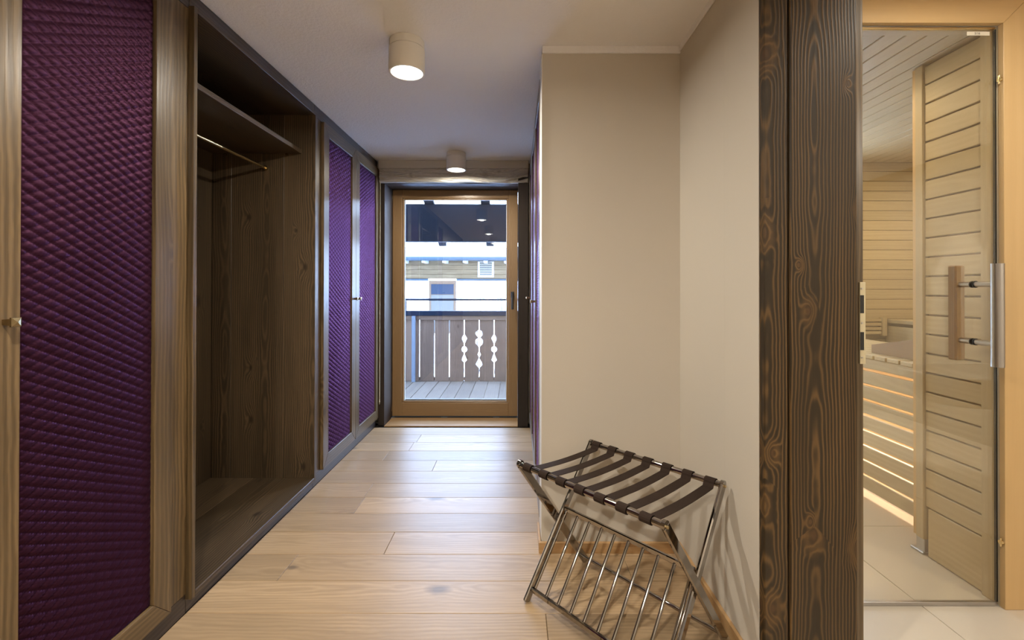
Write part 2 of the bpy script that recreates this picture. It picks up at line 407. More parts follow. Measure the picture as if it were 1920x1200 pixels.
# dark jambs of the terrace opening
struct(box('trim_4', -1.2495, -1.1955, 4.13, 4.46, 0, 2.25, M['jambZ'], None, .002))
struct(box('trim_5', .0155, .1060, 4.10, 4.46, 0, 2.25, M['jambZ'], None, 0))
struct(box('trim_6', -1.195, .015, 4.13, 4.46, 2.196, 2.25, M['jambX'], None, .002))
struct(box('trim_7', -1.245, .110, 4.095, 4.31, 2.327, 2.3995, M['beamflat'], None, .003))

# rough-hewn painted beam
def hewn_beam():
    bm = bmesh.new()
    nx, nz = 220, 30
    rnd = random.Random(3)
    x0, x1, z0, z1 = -1.236, .104, 2.200, 2.327
    from mathutils import noise as mn
    g = {}
    for i in range(nx+1):
        for j in range(nz+1):
            x = x0 + (x1-x0)*i/nx; t = j/nz; z = z0 + (z1-z0)*t
            n1 = mn.noise(Vector((x*2.2, 3.1, z*9))); n2 = mn.noise(Vector((x*7, 9.4, z*38)))
            ridge = abs(mn.noise(Vector((x*3.5, 1.7, z*48 + 3.0*mn.noise(Vector((x*3, 0, z*4)))))))
            y = 4.082 + .014*n1 + .012*n2 + .050*min(ridge, .35)
            zz = z + (.006*mn.noise(Vector((x*4, 5, 0))) - .010*max(0, x+.3) if j == 0 else 0) + (.004*mn.noise(Vector((x*5, 8, 0))) if j == nz else 0)
            if j in (0, nz): y += .008
            g[i, j] = bm.verts.new((x, y, zz))
    bk = {}
    for i in range(nx+1):
        for j in (0, nz):
            v = g[i, j].co; bk[i, j] = bm.verts.new((v.x, 4.29, v.z))
    for i in range(nx):
        for j in range(nz): bm.faces.new((g[i, j], g[i+1, j], g[i+1, j+1], g[i, j+1]))
        bm.faces.new((g[i, 0], bk[i, 0], bk[i+1, 0], g[i+1, 0])); bm.faces.new((g[i, nz], g[i+1, nz], bk[i+1, nz], bk[i, nz]))
        bm.faces.new((bk[i, 0], bk[i, nz], bk[i+1, nz], bk[i+1, 0]))
    for i in (0, nx):
        bm.faces.new([g[i, j] for j in range(nz+1)] + [bk[i, nz], bk[i, 0]])
    o = obj('hewn_beam', bm, M['beam'])
    tag(o, 'rough-hewn grey painted timber beam above the terrace door', 'beam')
hewn_beam()

# ------------------------------------------------------------------ terrace door
YD = 4.39
td = bpy.data.objects.new('door_1', None); C.objects.link(td); td['kind'] = 'structure'; td.location = (-.6, YD, 0); W['door_1'] = Vector((-.6, YD, 0))
DX0, DX1, DZ0, DZ1 = -1.1945, 0.0148, .015, 2.1955
GX0, GX1, GZ0, GZ1 = -1.086, -.094, .157, 2.104
dp = lambda n, *a, **k: box(n, *a, td, **k)
box('frame_stile', DX0, GX0-.018, YD, YD+.07, DZ0, DZ1, M['doorZ'], td, .003)
box('frame_stile', GX1+.018, DX1, YD, YD+.07, DZ0, DZ1, M['doorZ'], td, .003)
box('frame_rail', GX0-.018, GX1+.018, YD, YD+.07, GZ1+.014, DZ1, M['doorX'], td, .003)
box('frame_rail', GX0-.018, GX1+.018, YD, YD+.07, DZ0, GZ0-.012, M['doorX'], td, .003)
for nm, a in (('glazing_bead', (GX0-.018, GX0, YD+.010, YD+.05, GZ0-.012, GZ1+.014)), ('glazing_bead', (GX1, GX1+.018, YD+.010, YD+.05, GZ0-.012, GZ1+.014))):
    box(nm, *a, M['doorZ'], td, .004)
box('glazing_bead', GX0, GX1, YD+.010, YD+.05, GZ1, GZ1+.014, M['doorX'], td, .004)
box('glazing_bead', GX0, GX1, YD+.010, YD+.05, GZ0-.012, GZ0, M['doorX'], td, .004)
for a in ((GX0, GX0+.009, GZ0, GZ1), (GX1-.005, GX1, GZ0, GZ1)):
    box('gasket', a[0], a[1], YD+.022, YD+.034, a[2], a[3], M['gasket'], td, 0)
box('gasket', GX0, GX1, YD+.022, YD+.034, GZ1-.005, GZ1, M['gasket'], td, 0)
box('drip_rail', GX0+.008, GX1-.004, YD+.035, YD+.075, GZ0, GZ0+.012, M['white'], td, .001)
box('glass', GX0, GX1, YD+.028, YD+.032, GZ0, GZ1, M['glass'], td, 0)
# sill with its dark drainage slots
box('sill', DX0, DX1, YD-.004, YD+.08, 0, .014, M['galv'], td, .001)
for a, b in ((-1.17, -.72), (-.66, -.22), (-.16, .0)):
    box('sill_slot', a, b, YD-.008, YD-.0041, .003, .012, M['black'], td, 0)
for z in (.06, 2.10):
    tube('hinge', [(DX0-.004, YD-.008, z), (DX0-.004, YD-.008, z+.05)], .006, M['brass'], td)
h = box('handle_plate', -.052, -.022, YD-.009, YD, 1.155, 1.215, M['darkmetal'], td, .002)
hl = box('lever', -.048, -.026, YD-.055, YD-.038, 1.045, 1.205, M['darkmetal'], h, .004)
tube('neck', [(-.037, YD-.01, 1.19), (-.037, YD-.045, 1.19)], .009, M['darkmetal'], h)

# bead chain of the blind
bm = bmesh.new()
for sx in (0, .012):
    z = 2.24
    k = 0
    while z > .205:
        add = bmesh.ops.create_icosphere(bm, subdivisions=1, radius=.0042)
        for v in add['verts']: v.co += Vector((-1.236+sx*.5, 4.118-sx*.8, z))
        z -= .0105; k += 1
add_tube(bm, [(-1.236, 4.118, 2.245), (-1.236, 4.118, .205), (-1.233, 4.113, .197), (-1.230, 4.108, .205), (-1.230, 4.108, 2.245)], .0012, 5)
tag(obj('blind_chain', bm, M['bead'], smooth=True), 'beaded pull chain hanging down the left side of the terrace doorway', 'chain')

# ------------------------------------------------------------------ ceiling lamps
def lamp(y, label, power=16, group='white cylinder ceiling lamps'):
    x = -.512
    t = thing('ceiling_lamp', label, 'lamp', (x, y, CZ), group)
    bm = bmesh.new()
    r = .0825
    pr = [(0, CZ-.0005), (r-.004, CZ-.0005), (r-.002, CZ-.003), (r-.002, CZ-.036), (r-.005, CZ-.037), (r-.005, CZ-.040), (r, CZ-.041), (r, CZ-.146), (r-.0015, CZ-.148), (r-.009, CZ-.148), (r-.010, CZ-.140), (0, CZ-.140)]
    add_lathe(bm, pr, x, y, 48); bmesh.ops.remove_doubles(bm, verts=bm.verts, dist=.00005)
    o = obj('housing', bm, M['lampw'], t); autosm(o)
    bm = bmesh.new(); add_lathe(bm, [(0, CZ-.1415), (r-.0105, CZ-.1415), (r-.0105, CZ-.1435), (0, CZ-.1445)], x, y, 48)
    bmesh.ops.remove_doubles(bm, verts=bm.verts, dist=.00005)
    obj('diffuser', bm, M['glow'], t)
    area('lamp_light', (x, y, CZ-.150), .07, power, WARM)
lamp(2.12, 'white cylinder ceiling lamp in mid corridor, the larger and nearer one', 23)
lamp(3.87, 'white cylinder ceiling lamp just before the hewn beam, the smaller and farther one', 15)
lamp(.38, 'white cylinder ceiling lamp above the camera, mirrored small in the terrace door glass', 30)
# unseen lamp added behind the camera as strong fill for the hall
lamp(-1.37, 'added white cylinder fill lamp, unseen farthest behind the camera', 80)
area('bathroom_light', (2.75, -.55, CZ-.02), .25, 48, WARM)
area('bathroom_light', (1.55, 1.25, CZ-.02), .12, 9, WARM)
sd = bpy.data.lights.new('bathroom_spot', 'SPOT'); sd.energy = 160; sd.spot_size = radians(40); sd.spot_blend = .15; sd.shadow_soft_size = .02; sd.color = WARM
so_ = bpy.data.objects.new('bathroom_spot', sd); C.objects.link(so_); so_.location = (3.53, -.22, CZ-.02)

# ------------------------------------------------------------------ left wardrobes
XF, XC = -1.245, -1.266
def quilt_mesh(w, h):
    pv, ph_ = .0300, .0577
    ny = int(round(w/(ph_/8))); nz = int(round(h/(pv/8)))
    bm = bmesh.new(); vs = []
    me = bpy.data.meshes.new('quilted_panel')
    verts = []; faces = []
    for j in range(nz+1):
        z = h*j/nz
        for i in range(ny+1):
            y = w*i/ny
            u = z/pv + y/ph_; v = z/pv - y/ph_
            a = abs(sin(pi*u)); b = abs(sin(pi*v))
            verts.append((.0068*min(1, min(y, w-y)/.012+.05)**.5*min(1, min(z, h-z)/.012+.05)**.5*(1-(1-a)**2.2)**.5*(1-(1-b)**2.2)**.5, y, z))
    for j in range(nz):
        for i in range(ny):
            k = j*(ny+1)+i; q = (k, k+1, k+ny+2, k+ny+1)
            if (i+j) % 2 == 0: faces += [(q[0], q[1], q[2]), (q[0], q[2], q[3])]
            else: faces += [(q[0], q[1], q[3]), (q[1], q[2], q[3])]
    # rim down to a back, so that the panel has thickness
    me.from_pydata(verts, [], faces)
    bm.free(); me.update()
    for p in me.polygons: p.use_smooth = True
    me.materials.append(M['quilt'])
    return me
QW, QH = .43, 2.09
QM = quilt_mesh(QW, QH)
def knob(x, y, z, s, parent):
    bm = bmesh.new()
    def sq(xx, r): return [bm.verts.new((xx, y+a*r, z+b*r)) for a, b in ((-1, -1), (1, -1), (1, 1), (-1, 1))]
    rs = [sq(x, .0065), sq(x+s*.024, .0085), sq(x+s*.0245, .0115), sq(x+s*.029, .0115), sq(x+s*.0292, .0098), sq(x+s*.0325, .0012)]
    for a, b in zip(rs, rs[1:]):
        for k in range(4): bm.faces.new((a[k], a[(k+1) % 4], b[(k+1) % 4], b[k]))
    bm.faces.new(rs[0]); bm.faces.new(rs[-1])
    obj('knob', bm, M['brass'], parent)
def ward_door(parent, xf, s, y0, y1, knob_y=None):
    """framed door in the plane x = xf, looking along s"""
    d = bpy.data.objects.new('door', None); C.objects.link(d); d.parent = parent
    org = Vector((xf, (y0+y1)/2, .075)); W[d.name] = org; d.location = org - wloc(parent)
    z0, z1, fw = .075, 2.325, .080
    y0 += .0015; y1 -= .0015
    a, b = (xf - s*.021, xf)
    wz, wy = M['wardZ'], M['wardY']
    g = .0006
    prism('stile', [(y0, z0+g), (y0+fw, z0+fw+g), (y0+fw, z1-fw-g), (y0, z1-g)], 'X', a, b, wz, d, .0012)
    prism('stile', [(y1, z0+g), (y1, z1-g), (y1-fw, z1-fw-g), (y1-fw, z0+fw+g)], 'X', a, b, wz, d, .0012)
    prism('rail', [(y0+g, z1), (y0+fw+g, z1-fw), (y1-fw-g, z1-fw), (y1-g, z1)], 'X', a, b, wy, d, .0012)
    prism('rail', [(y0+g, z0), (y1-g, z0), (y1-fw-g, z0+fw), (y0+fw+g, z0+fw)], 'X', a, b, wy, d, .0012)
    q = bpy.data.objects.new('quilted_panel', QM); C.objects.link(q); q.parent = d
    if s < 0: q.scale.x = -1
    q.location = Vector((xf - s*.0150, y0+fw, z0+fw)) - org; W[q.name] = q.location + org
    q.scale.y = (y1-y0-2*fw)/QW; q.scale.z = (z1-z0-2*fw)/QH
    box('panel_back', min(a, xf-s*.0155), max(a, xf-s*.0155), y0+fw, y1-fw, z0+fw, z1-fw, M['quilt'], d, 0)
    if knob_y: knob(xf, knob_y, 1.165, s, d)
    return d

def carcass(t, x0, x1, y0, y1, s, wood_='ward'):
    """plain box behind the doors"""
    zz0, zz1 = .0755, 2.3245
    a, b = (min(x0, x1), max(x0, x1))
    box('back', *( (a, a+.01) if s > 0 else (b-.01, b)), y0, y1, zz0, zz1, M['dark'], t, 0)
t1 = thing('wardrobe', 'nearest dark wood wardrobe with one tall purple quilted door', 'wardrobe', (-1.58, .7, 0))
box('plinth', -1.90, -1.268, -1.9, 1.7525, 0, .0745, M['plinthY'], t1, .002)
box('frieze', -1.90, XC+.001, -1.9, 1.7525, 2.326, CZ-.0005, M['plinthY'], t1, .002)
box('carcass_stile', -1.29, XC, 1.652, 1.7525, .075, 2.3255, M['wardZ'], t1, .001)
box('carcass_side', -1.90, -1.2905, 1.735, 1.7525, .075, 2.3255, M['wardZ'], t1, .001)
box('carcass_front', -1.30, XC-.001, -1.9, 1.062, .075, 2.3255, M['wardZ'], t1, .001)
box('carcass_back', -1.92, -1.905, -1.9, 1.7525, 0, 2.3255, M['dark'], t1, 0)
ward_door(t1, XF, 1, 1.062, 1.652, 1.108)

t3 = thing('wardrobe', 'dark wood double wardrobe with two purple quilted doors, left wall before the terrace door', 'wardrobe', (-1.58, 3.48, 0))
box('plinth', -1.90, -1.268, 2.8435, 4.128, 0, .0745, M['plinthY'], t3, .002)
box('frieze', -1.90, XC+.001, 2.8435, 4.128, 2.326, CZ-.0005, M['plinthY'], t3, .002)
box('carcass_stile', -1.29, XC, 2.8435, 2.942, .075, 2.3255, M['wardZ'], t3, .001)
box('carcass_side', -1.90, -1.2905, 2.8435, 2.860, .075, 2.3255, M['wardZ'], t3, .001)
box('carcass_back', -1.92, -1.905, 2.8435, 4.128, 0, 2.3255, M['dark'], t3, 0)
box('carcass_side', -1.90, -1.2905, 4.112, 4.128, .075, 2.3255, M['wardZ'], t3, .001)
ward_door(t3, XF, 1, 2.942, 3.535, 3.535-.038)
ward_door(t3, XF, 1, 3.535, 4.128, 3.535+.038)

t2 = thing('open_wardrobe', 'open dark wood wardrobe niche with shelf and brass hanging rod', 'wardrobe', (-1.58, 2.3, 0))
NY0, NY1 = 1.773, 2.817
box('plinth', -1.90, -1.268, 1.7535, 2.8425, 0, .0495, M['plinthY'], t2, .002)
box('frieze', -1.90, XC+.001, 1.7535, 2.8425, 2.3405, CZ-.0005, M['plinthY'], t2, .002)
box('surround_board', -1.90, XF, 1.7535, NY0, .05, 2.34, M['wardZ'], t2, .0015)
# far side: three upright boards
for a, b in ((-1.885, -1.765), (-1.765, -1.440), (-1.440, XF)):
    box('side_board', a+.0006, b-.0006, NY1, 2.8425, .05, 2.34, M['nicheZ'], t2, .0012)
box('top_board', -1.90, XF, NY0, NY1, 2.320, 2.34, M['nicheY'], t2, .001)
for a, b in ((-1.90, -1.62), (-1.62, XF)):
    box('bottom_board', a+.0005, b-.0005, NY0, NY1, .05, .075, M['nicheY'], t2, .0012)
yy = NY0
for w_ in (.19, .155, .20, .18, .165, .154):
    box('back_board', -1.90, -1.885, yy+.0006, yy+w_-.0006, .0755, 2.3195, M['nicheZ'], t2, .001); yy += w_
box('shelf', -1.884, -1.33, NY0+.001, NY1-.001, 2.080, 2.105, M['nicheY'], t2, .0015)
for y in (NY0+.0005, NY1-.0125):
    for x in (-1.42, -1.80):
        box('shelf_pin', x-.006, x+.006, y, y+.012, 2.068, 2.0795, M['brass'], t2, .001)
rod = tube('hanging_rod', [(-1.553, NY0+.008, 1.99), (-1.553, NY1-.008, 1.99)], .0085, M['brassb'], t2, 16)
for y, d in ((NY0, 1), (NY1, -1)):
    tube('rod_socket', [(-1.553, y+.0002*d, 1.99), (-1.553, y+.016*d, 1.99)], .015, M['brassb'], rod, 20)

# right wardrobe: three doors seen edge-on
t4 = thing('wardrobe', 'wardrobe with purple quilted doors seen edge-on along the right wall', 'wardrobe', (.42, 3.2, 0))
XG = .118
box('plinth', XG+.018, .70, 2.3355, 4.095, 0, .0745, M['plinthY'], t4, .002)
box('frieze', XG+.010, .70, 2.3355, 4.095, 2.3265, CZ-.0005, M['plinthY'], t4, .002)
box('carcass_back', .70, .715, 2.3355, 4.095, 0, 2.3255, M['dark'], t4, 0)
box('carcass_side', XG+.024, .70, 2.3355, 2.353, .075, 2.326, M['wardZ'], t4, .001)
box('carcass_side', XG+.024, .70, 4.078, 4.095, .075, 2.326, M['wardZ'], t4, .001)
yq = 2.336; dw = (4.095-2.336)/3
for i, kn in enumerate((yq+dw-.045, None, yq+3*dw-.075)):
    ward_door(t4, XG, -1, yq+i*dw, yq+(i+1)*dw, kn)

# ------------------------------------------------------------------ old wood door post
dpst = thing('door_casing', 'dark old wood doorway casing with knots between beige wall and sauna', 'door frame', (.93, 1.45, 0))
box('side_board', .7775, .8515, 1.4265, 1.459, 0, CZ-.0005, M['postZ'], dpst, .003)
box('face_board', .8575, 1.0680, 1.4250, 1.459, 0, CZ-.0005, M['postZ'], dpst, .003)
box('groove', .8516, .8574, 1.437, 1.459, 0, CZ-.0005, M['jambZ'], dpst, 0)
box('rebate', 1.0700, 1.1130, 1.4592, 1.70, 0, CZ-.0005, M['wardZ'], dpst, .002)
box('jamb_core', .7862, 1.0695, 1.4592, 1.70, 0, CZ-.0005, M['jambZ'], dpst, .0)
# strike plate let into the rebate: slots and screws
zt, zb = 1.25+12*1.459/853, 1.25-141*1.459/853
pl = box('strike_plate', 1.0985, 1.1165, 1.4545, 1.4589, zb, zt, M['plate'], dpst, .0008)
for za, zb2 in ((.62, .84), (.17, .42)):
    z0_, z1_ = zb+(zt-zb)*za, zb+(zt-zb)*(za+.22)
    box('latch_slot', 1.0988, 1.1105, 1.4535, 1.4544, z0_, z1_, M['black'], pl, 0)
for t_ in (.08, .5, .92):
    zc = zb+(zt-zb)*t_
    tube('screw', [(1.1045, 1.4544, zc), (1.1045, 1.4528, zc)], .0032, M['steel'], pl, 12)

# ------------------------------------------------------------------ sauna front: frame and glass door
YS = 1.775
XJ = 1.904
HZ = 2.290
sf = bpy.data.objects.new('trim_8', None); C.objects.link(sf); sf['kind'] = 'structure'; sf.location = (1.9, YS, 0); W['trim_8'] = Vector((1.9, YS, 0))
fwid = .095
prism('frame_stile', [(XJ, .0005), (XJ+fwid+.03, .0005), (XJ+fwid+.03, CZ-.001), (XJ+.108, CZ-.001), (XJ, HZ+.0005)], 'Y', YS, YS+.022, M['frameZ'], sf, .0012)
prism('frame_header', [(1.12, HZ), (XJ-.0005, HZ), (XJ+.107, CZ-.001), (1.12, CZ-.001)], 'Y', YS, YS+.022, M['frameX'], sf, .0012)
box('jamb', XJ+.002, XJ+.020, YS+.0225, 1.868, .0005, HZ+.02, M['spruceZ'], sf, .001)
box('lintel', 1.12, XJ+.0015, YS+.0225, 1.868, HZ, HZ+.02, M['spruceX'], sf, .001)
box('frame_wall', XJ+fwid+.0305, 3.75, YS, YS+.022, .0005, CZ-.001, M['frameZ'], sf, .001)
for z in (1.25+393*1.785/853, 1.25-474*1.785/853):
    hb = tube('hinge_screw', [(XJ+.001, 1.786, z), (XJ-.009, 1.786, z)], .0085, M['brassb'], sf, 16)
    tube('hinge_pin', [(XJ-.006, 1.786, z-.017), (XJ-.006, 1.786, z+.017)], .0035, M['brassb'], hb, 10)

gd = bpy.data.objects.new('door_2', None); C.objects.link(gd); gd['kind'] = 'structure'; gd.location = (1.5, 1.80, 0); W['door_2'] = Vector((1.5, 1.80, 0))
YG = 1.800
gx0, gx1 = 1.13, XJ-.008
box('glass', gx0, gx1, YG, YG+.008, .016, HZ-.012, M['sglass'], gd, 0)
box('edge_strip', gx0, gx1, YG-.002, YG+.010, HZ-.0115, HZ-.003, M['brassb'], gd, .001)
box('edge_strip', gx1+.0001, gx1+.004, YG-.001, YG+.009, .016, HZ-.012, M['black'], gd, 0)
box('threshold_seal', gx0, gx1, YG-.003, YG+.012, .0005, .0150, M['steel'], gd, .001)
# two-sided pull handle
hx = 1.814
hd = tube('handle_bar', [(hx, YG-.085, 1.000-.045), (hx, YG-.085, 1.000+.345)], .0195, M['steel'], gd, 28)
ib = box('inner_grip', hx-.021, hx+.021, YG+.058, YG+.094, .957, 1.345, M['doorZ'], gd, .005)
for z in (1.267, 1.040):
    tube('handle_stub', [(hx, YG-.070, z), (hx, YG-.004, z)], .0105, M['steel'], hd, 18)
    tube('rubber_ring', [(hx, YG-.004, z), (hx, YG-.0002, z)], .0135, M['black'], hd, 18)
    tube('rubber_ring', [(hx, YG+.0082, z), (hx, YG+.012, z)], .0135, M['black'], ib, 18)
    tube('handle_stub', [(hx, YG+.012, z), (hx, YG+.060, z)], .0105, M['steel'], ib, 18)
# small paper label on the upper corner of the glass
lx0, lx1 = (1814-968)/853*1.799, (1856.5-968)/853*1.799
lz0, lz1 = 1.25+(540-64.2)/853*1.799, 1.25+(540-57)/853*1.799
lb = box('label', lx0, lx1, YG-.0012, YG-.0002, lz0, lz1, M['label'], gd, 0)
cu = bpy.data.curves.new('label_text', 'FONT'); cu.body = '5/16'; cu.size = .0125; cu.align_x = 'CENTER'; cu.align_y = 'CENTER'; cu.extrude = .0001
cu.materials.append(M['ink'])
to = bpy.data.objects.new('label_text', cu); C.objects.link(to); to.parent = lb
to.rotation_euler = (pi/2, 0, 0); to.location = Vector(((lx0+lx1)/2-.004, YG-.0016, (lz0+lz1)/2)) - W[lb.name]

# ------------------------------------------------------------------ sauna interior
SZ = 2.305
sc_ = bpy.data.objects.new('ceiling_sauna', None); C.objects.link(sc_); sc_['kind'] = 'structure'; W['ceiling_sauna'] = Vector((0, 0, 0))
box('ceiling_backing', 1.0, 3.75, 1.87, 3.95, SZ+.014, SZ+.03, M['doorY'], sc_, 0)
x = 1.11
x = 1.534 - .0895*5
while x < 3.7:
    box('ceiling_plank', x+.003, x+.0845, 1.872, 3.81, SZ, SZ+.0135, M['spruceY'], sc_, .002); x += .0895
wb = bpy.data.objects.new('wall_sauna_back', None); C.objects.link(wb); wb['kind'] = 'structure'; W['wall_sauna_back'] = Vector((0, 0, 0))
box('wall_backing', 1.0, 1.199, 3.826, 3.84, 0, SZ+.08, M['doorX'], wb, 0)
box('wall_backing', 2.651, 3.75, 3.826, 3.84, 0, SZ+.08, M['doorX'], wb, 0)
box('wall_backing', 1.199, 2.651, 3.826, 3.84, 0, .60, M['doorX'], wb, 0)
box('wall_backing', 1.199, 2.651, 3.826, 3.84, 2.1, SZ+.08, M['doorX'], wb, 0)
z = 0.005
while z < SZ-.01:
    z2 = min(z+.0805, SZ-.001)
    if z2 < .60 or z > 2.1:
        box('wall_plank', 1.10, 3.74, 3.811, 3.8255, z+.002, z2, M['spruceX'], wb, .0015)
    else:
        box('wall_plank', 1.10, 1.20, 3.811, 3.8255, z+.002, z2, M['spruceX'], wb, .0015)
        box('wall_plank', 2.65, 3.74, 3.811, 3.8255, z+.002, z2, M['spruceX'], wb, .0015)
    z += .0825
wl_ = bpy.data.objects.new('wall_sauna_left', None); C.objects.link(wl_); wl_['kind'] = 'structure'; W['wall_sauna_left'] = Vector((0, 0, 0))
for k in range(14):
    box('wall_plank', 1.082, 1.0985, 1.872, 3.81, .005+k*.165, .165+k*.165, M['spruceY'], wl_, .0015)
wr_ = bpy.data.objects.new('wall_sauna_right', None); C.objects.link(wr_); wr_['kind'] = 'structure'; W['wall_sauna_right'] = Vector((0, 0, 0))
for k in range(14):
    box('wall_plank', 3.70, 3.715, 1.872, 3.81, .005+k*.165, .165+k*.165, M['spruceY'], wr_, .0015)
# hidden window of the sauna that lets daylight onto its ceiling and floor
wg = bpy.data.objects.new('window_1', None); C.objects.link(wg); wg['kind'] = 'structure'; W['window_1'] = Vector((0, 0, 0))
for a in ((1.20, 1.25, .60, 2.1), (2.60, 2.65, .60, 2.1), (1.25, 2.60, .60, .65), (1.25, 2.60, 2.05, 2.1)):
    box('window_frame', a[0], a[1], 3.80, 3.87, a[2], a[3], M['frameZ'], wg, .002)
box('pane', 1.25, 2.60, 3.845, 3.849, .65, 2.05, M['glass'], wg, 0)

# side wall of wide boards just behind the glass, closed by an upright stile
sw = thing('sauna_side_wall', 'pale horizontally boarded sauna side wall right behind the glass door handle', 'wall panel', (1.93, 2.0, 0))
XS = 1.917
ycut = 2.135
box('board', XS, XS+.018, 1.870, ycut-.012, .004, .2265, M['spruceY'], sw, .0025)
for k in range(23):
    z = .229 + .0898*k
    box('board', XS, XS+.018, 1.870, ycut, z+.0035, min(z+.0858, SZ-.003), M['spruceY'], sw, .0025)
box('backing', XS+.0185, XS+.030, 1.870, ycut, .004, SZ-.003, M['doorZ'], sw, 0)
prism('end_stile', [(XS-.010, ycut+.001), (XS+.045, ycut+.001), (XS+.045, ycut+.040), (XS-.010, ycut+.040)], 'Z', .075, SZ-.003, M['spruceZ'], sw, .002)
prism('end_stile', [(XS-.0005, ycut+.0415), (XS+.052, ycut+.0415), (XS+.052, ycut+.066), (XS-.0005, ycut+.066)], 'Z', .075, SZ-.003, M['frameZ'], sw, .002)
box('foot', XS+.003, XS+.030, ycut+.010, ycut+.055, .0008, .074, M['steel'], sw, .003)
box('foot_plate', XS-.008, XS+.05, ycut+.004, ycut+.075, .0004, .012, M['steel'], sw, .003)
# wall closing the space between the side wall and the bench
struct(box('wall_sauna_corner', XS+.055, 3.70, 1.875, 1.90, 0.001, SZ-.001, M['spruceX'], None, 0))

# bench: slatted front, slatted top
sb = thing('sauna_bench', 'high wooden sauna bench with slatted front and light shining through the gaps', 'bench', (2.4, 3.0, 0))
XB = 2.100
z = .045
while z < .68:
    box('front_slat', XB, XB+.022, 2.22, 3.805, z, z+.0765, M['spruceY'], sb, .003); z += .0905
box('front_rail', XB, XB+.030, 2.22, 3.805, .772, .832, M['spruceY'], sb, .003)
y = 2.225
while y < 3.76:
    box('top_slat', XB-.006, 2.72, y, y+.080, .8325, .856, M['spruceX'], sb, .003); y += .090
for y in (2.24, 3.0, 3.76):
    box('upright', XB+.0225, XB+.060, y, y+.04, .001, .7715, M['spruceZ'], sb, .002)
box('inner_board', 2.50, 2.52, 2.22, 3.805, .001, .8315, M['spruceY'], sb, 0)
box('led_strip', XB+.075, XB+.095, 2.25, 3.78, .002, .016, M['ledglow'], sb, 0)
area('bench_light', (XB+.20, 3.0, .40), .25, 20, (1, .80, .66), (0, pi/2, 0), 'RECTANGLE', 1.5)
# wooden headrest wedge
bm = bmesh.new()
add_prism(bm, [(2.49, .8568), (2.80, .8568), (2.80, .905), (2.49, .972)], 'X', 2.185, 2.205)
hrest = obj('headrest', bm, M['doorY'])
tag(hrest, 'sloping brown wooden headrest board standing on the sauna bench top', 'headrest')
# backrest with slats at the back wall
br = thing('backrest', 'slatted wooden backrest at the sauna back wall above the bench', 'backrest', (2.95, 3.78, .8568))
for k in range(4):
    box('slat', 2.66, 3.03, 3.775, 3.795, .870+k*.035, .896+k*.035, M['spruceX'], br, .002)
box('post', 3.03, 3.07, 3.765, 3.805, .8568, 1.01, M['spruceZ'], br, .002)
box('post', 2.66, 2.70, 3.796, 3.8105, .8568, 1.01, M['spruceZ'], br, .002)
ub = thing('upper_bench', 'upper wooden sauna bench in the far corner behind the backrest post', 'bench', (3.3, 3.3, 0))
box('front_board', 3.08, 3.10, 2.4, 3.80, .62, .94, M['spruceY'], ub, .003)
box('front_board', 3.08, 3.10, 2.4, 3.80, .965, .995, M['spruceY'], ub, .003)
for k in range(6):
    box('top_slat', 3.101+k*.097, 3.188+k*.097, 2.4, 3.80, .970, .995, M['spruceY'], ub, .003)
vb = box('wall_vent', 2.67, 2.915, 3.785, 3.8105, 1.035, 1.100, M['spruceX'])
tag(vb, 'small pale wooden cover strip on the sauna back wall', 'vent cover'); 
area('sauna_light', (2.95, 2.9, SZ-.03), .10, 15, (1, .84, .58))
area('sauna_light', (1.6, 2.4, SZ-.03), .10, 4, (1, .84, .58))

# ------------------------------------------------------------------ washbasin mirrored in the sauna glass
vn = thing('washbasin', 'long white washbasin with a rounded end, mirrored in the sauna glass door', 'washbasin', (3.0, .98, 0))
def basin():
    X0, X1, Yc, hw_ = 2.27, 3.749, .98, .27
    def outline(inset, n=14):
        pts = []
        r_ = hw_ - inset
        for i in range(n+1):
            an = pi/2 + pi*i/n
            pts.append((X0 + hw_ + r_*cos(an)*1.0, Yc + r_*sin(an)))
        pts.append((X1 - inset*.2, Yc - r_)); pts.append((X1 - inset*.2, Yc + r_))
        return pts
    bm = bmesh.new(); prev = None
    for ins, z in ((.10, .60), (.02, .70), (0, .74), (0, .772), (.006, .778), (.030, .778), (.045, .765), (.10, .70), (.16, .685)):
        ring = [bm.verts.new((x, y, z)) for x, y in outline(ins)]
        if prev:
            for k in range(len(ring)): bm.faces.new((prev[k], prev[(k+1) % len(ring)], ring[(k+1) % len(ring)], ring[k]))
        else: bm.faces.new(ring[::-1])
        prev = ring
    bm.faces.new(prev)
    autosm(obj('basin', bm, M['ceramic'], vn))
    tube('tap', [(3.70, Yc, .772), (3.70, Yc, .98), (3.66, Yc, 1.01), (3.55, Yc, 1.0)], .012, M['steel'], vn, 14)
    box('cabinet', 3.25, 3.745, Yc-.16, Yc+.16, .10, .5995, M['frameZ'], vn, .003)
basin()

# ------------------------------------------------------------------ luggage rack
U = Vector((.672, -.740, 0)).normalized(); V = Vector((.740, .672, 0)).normalized()
O = Vector((.0342, 1.8227, 0))
def R(t, s, z): return O + U*t + V*s + Vector((0, 0, z))
lr = thing('luggage_rack', 'folding chrome luggage rack with brown straps standing in the beige niche', 'luggage rack', tuple(R(.31, .2, 0)))
LEN = .62
def bar(name, p, q, wa, wb_, adir, parent, mat='chrome', bev=.004):
    """rectangular bar from p to q; wa is its size along adir, wb_ along the third axis"""
    p, q = Vector(p), Vector(q); d = (q-p).normalized(); a = (Vector(adir) - d*Vector(adir).dot(d)).normalized(); b = d.cross(a)
    bm = bmesh.new(); L_ = (q-p).length
    add_box(bm, -wa/2, wa/2, -wb_/2, wb_/2, 0, L_, bev)
    mt = Matrix((a, b, d)).transposed()
    for v in bm.verts: v.co = p + mt @ v.co
    o = obj(name, bm, M[mat], parent); autosm(o, 30); return o
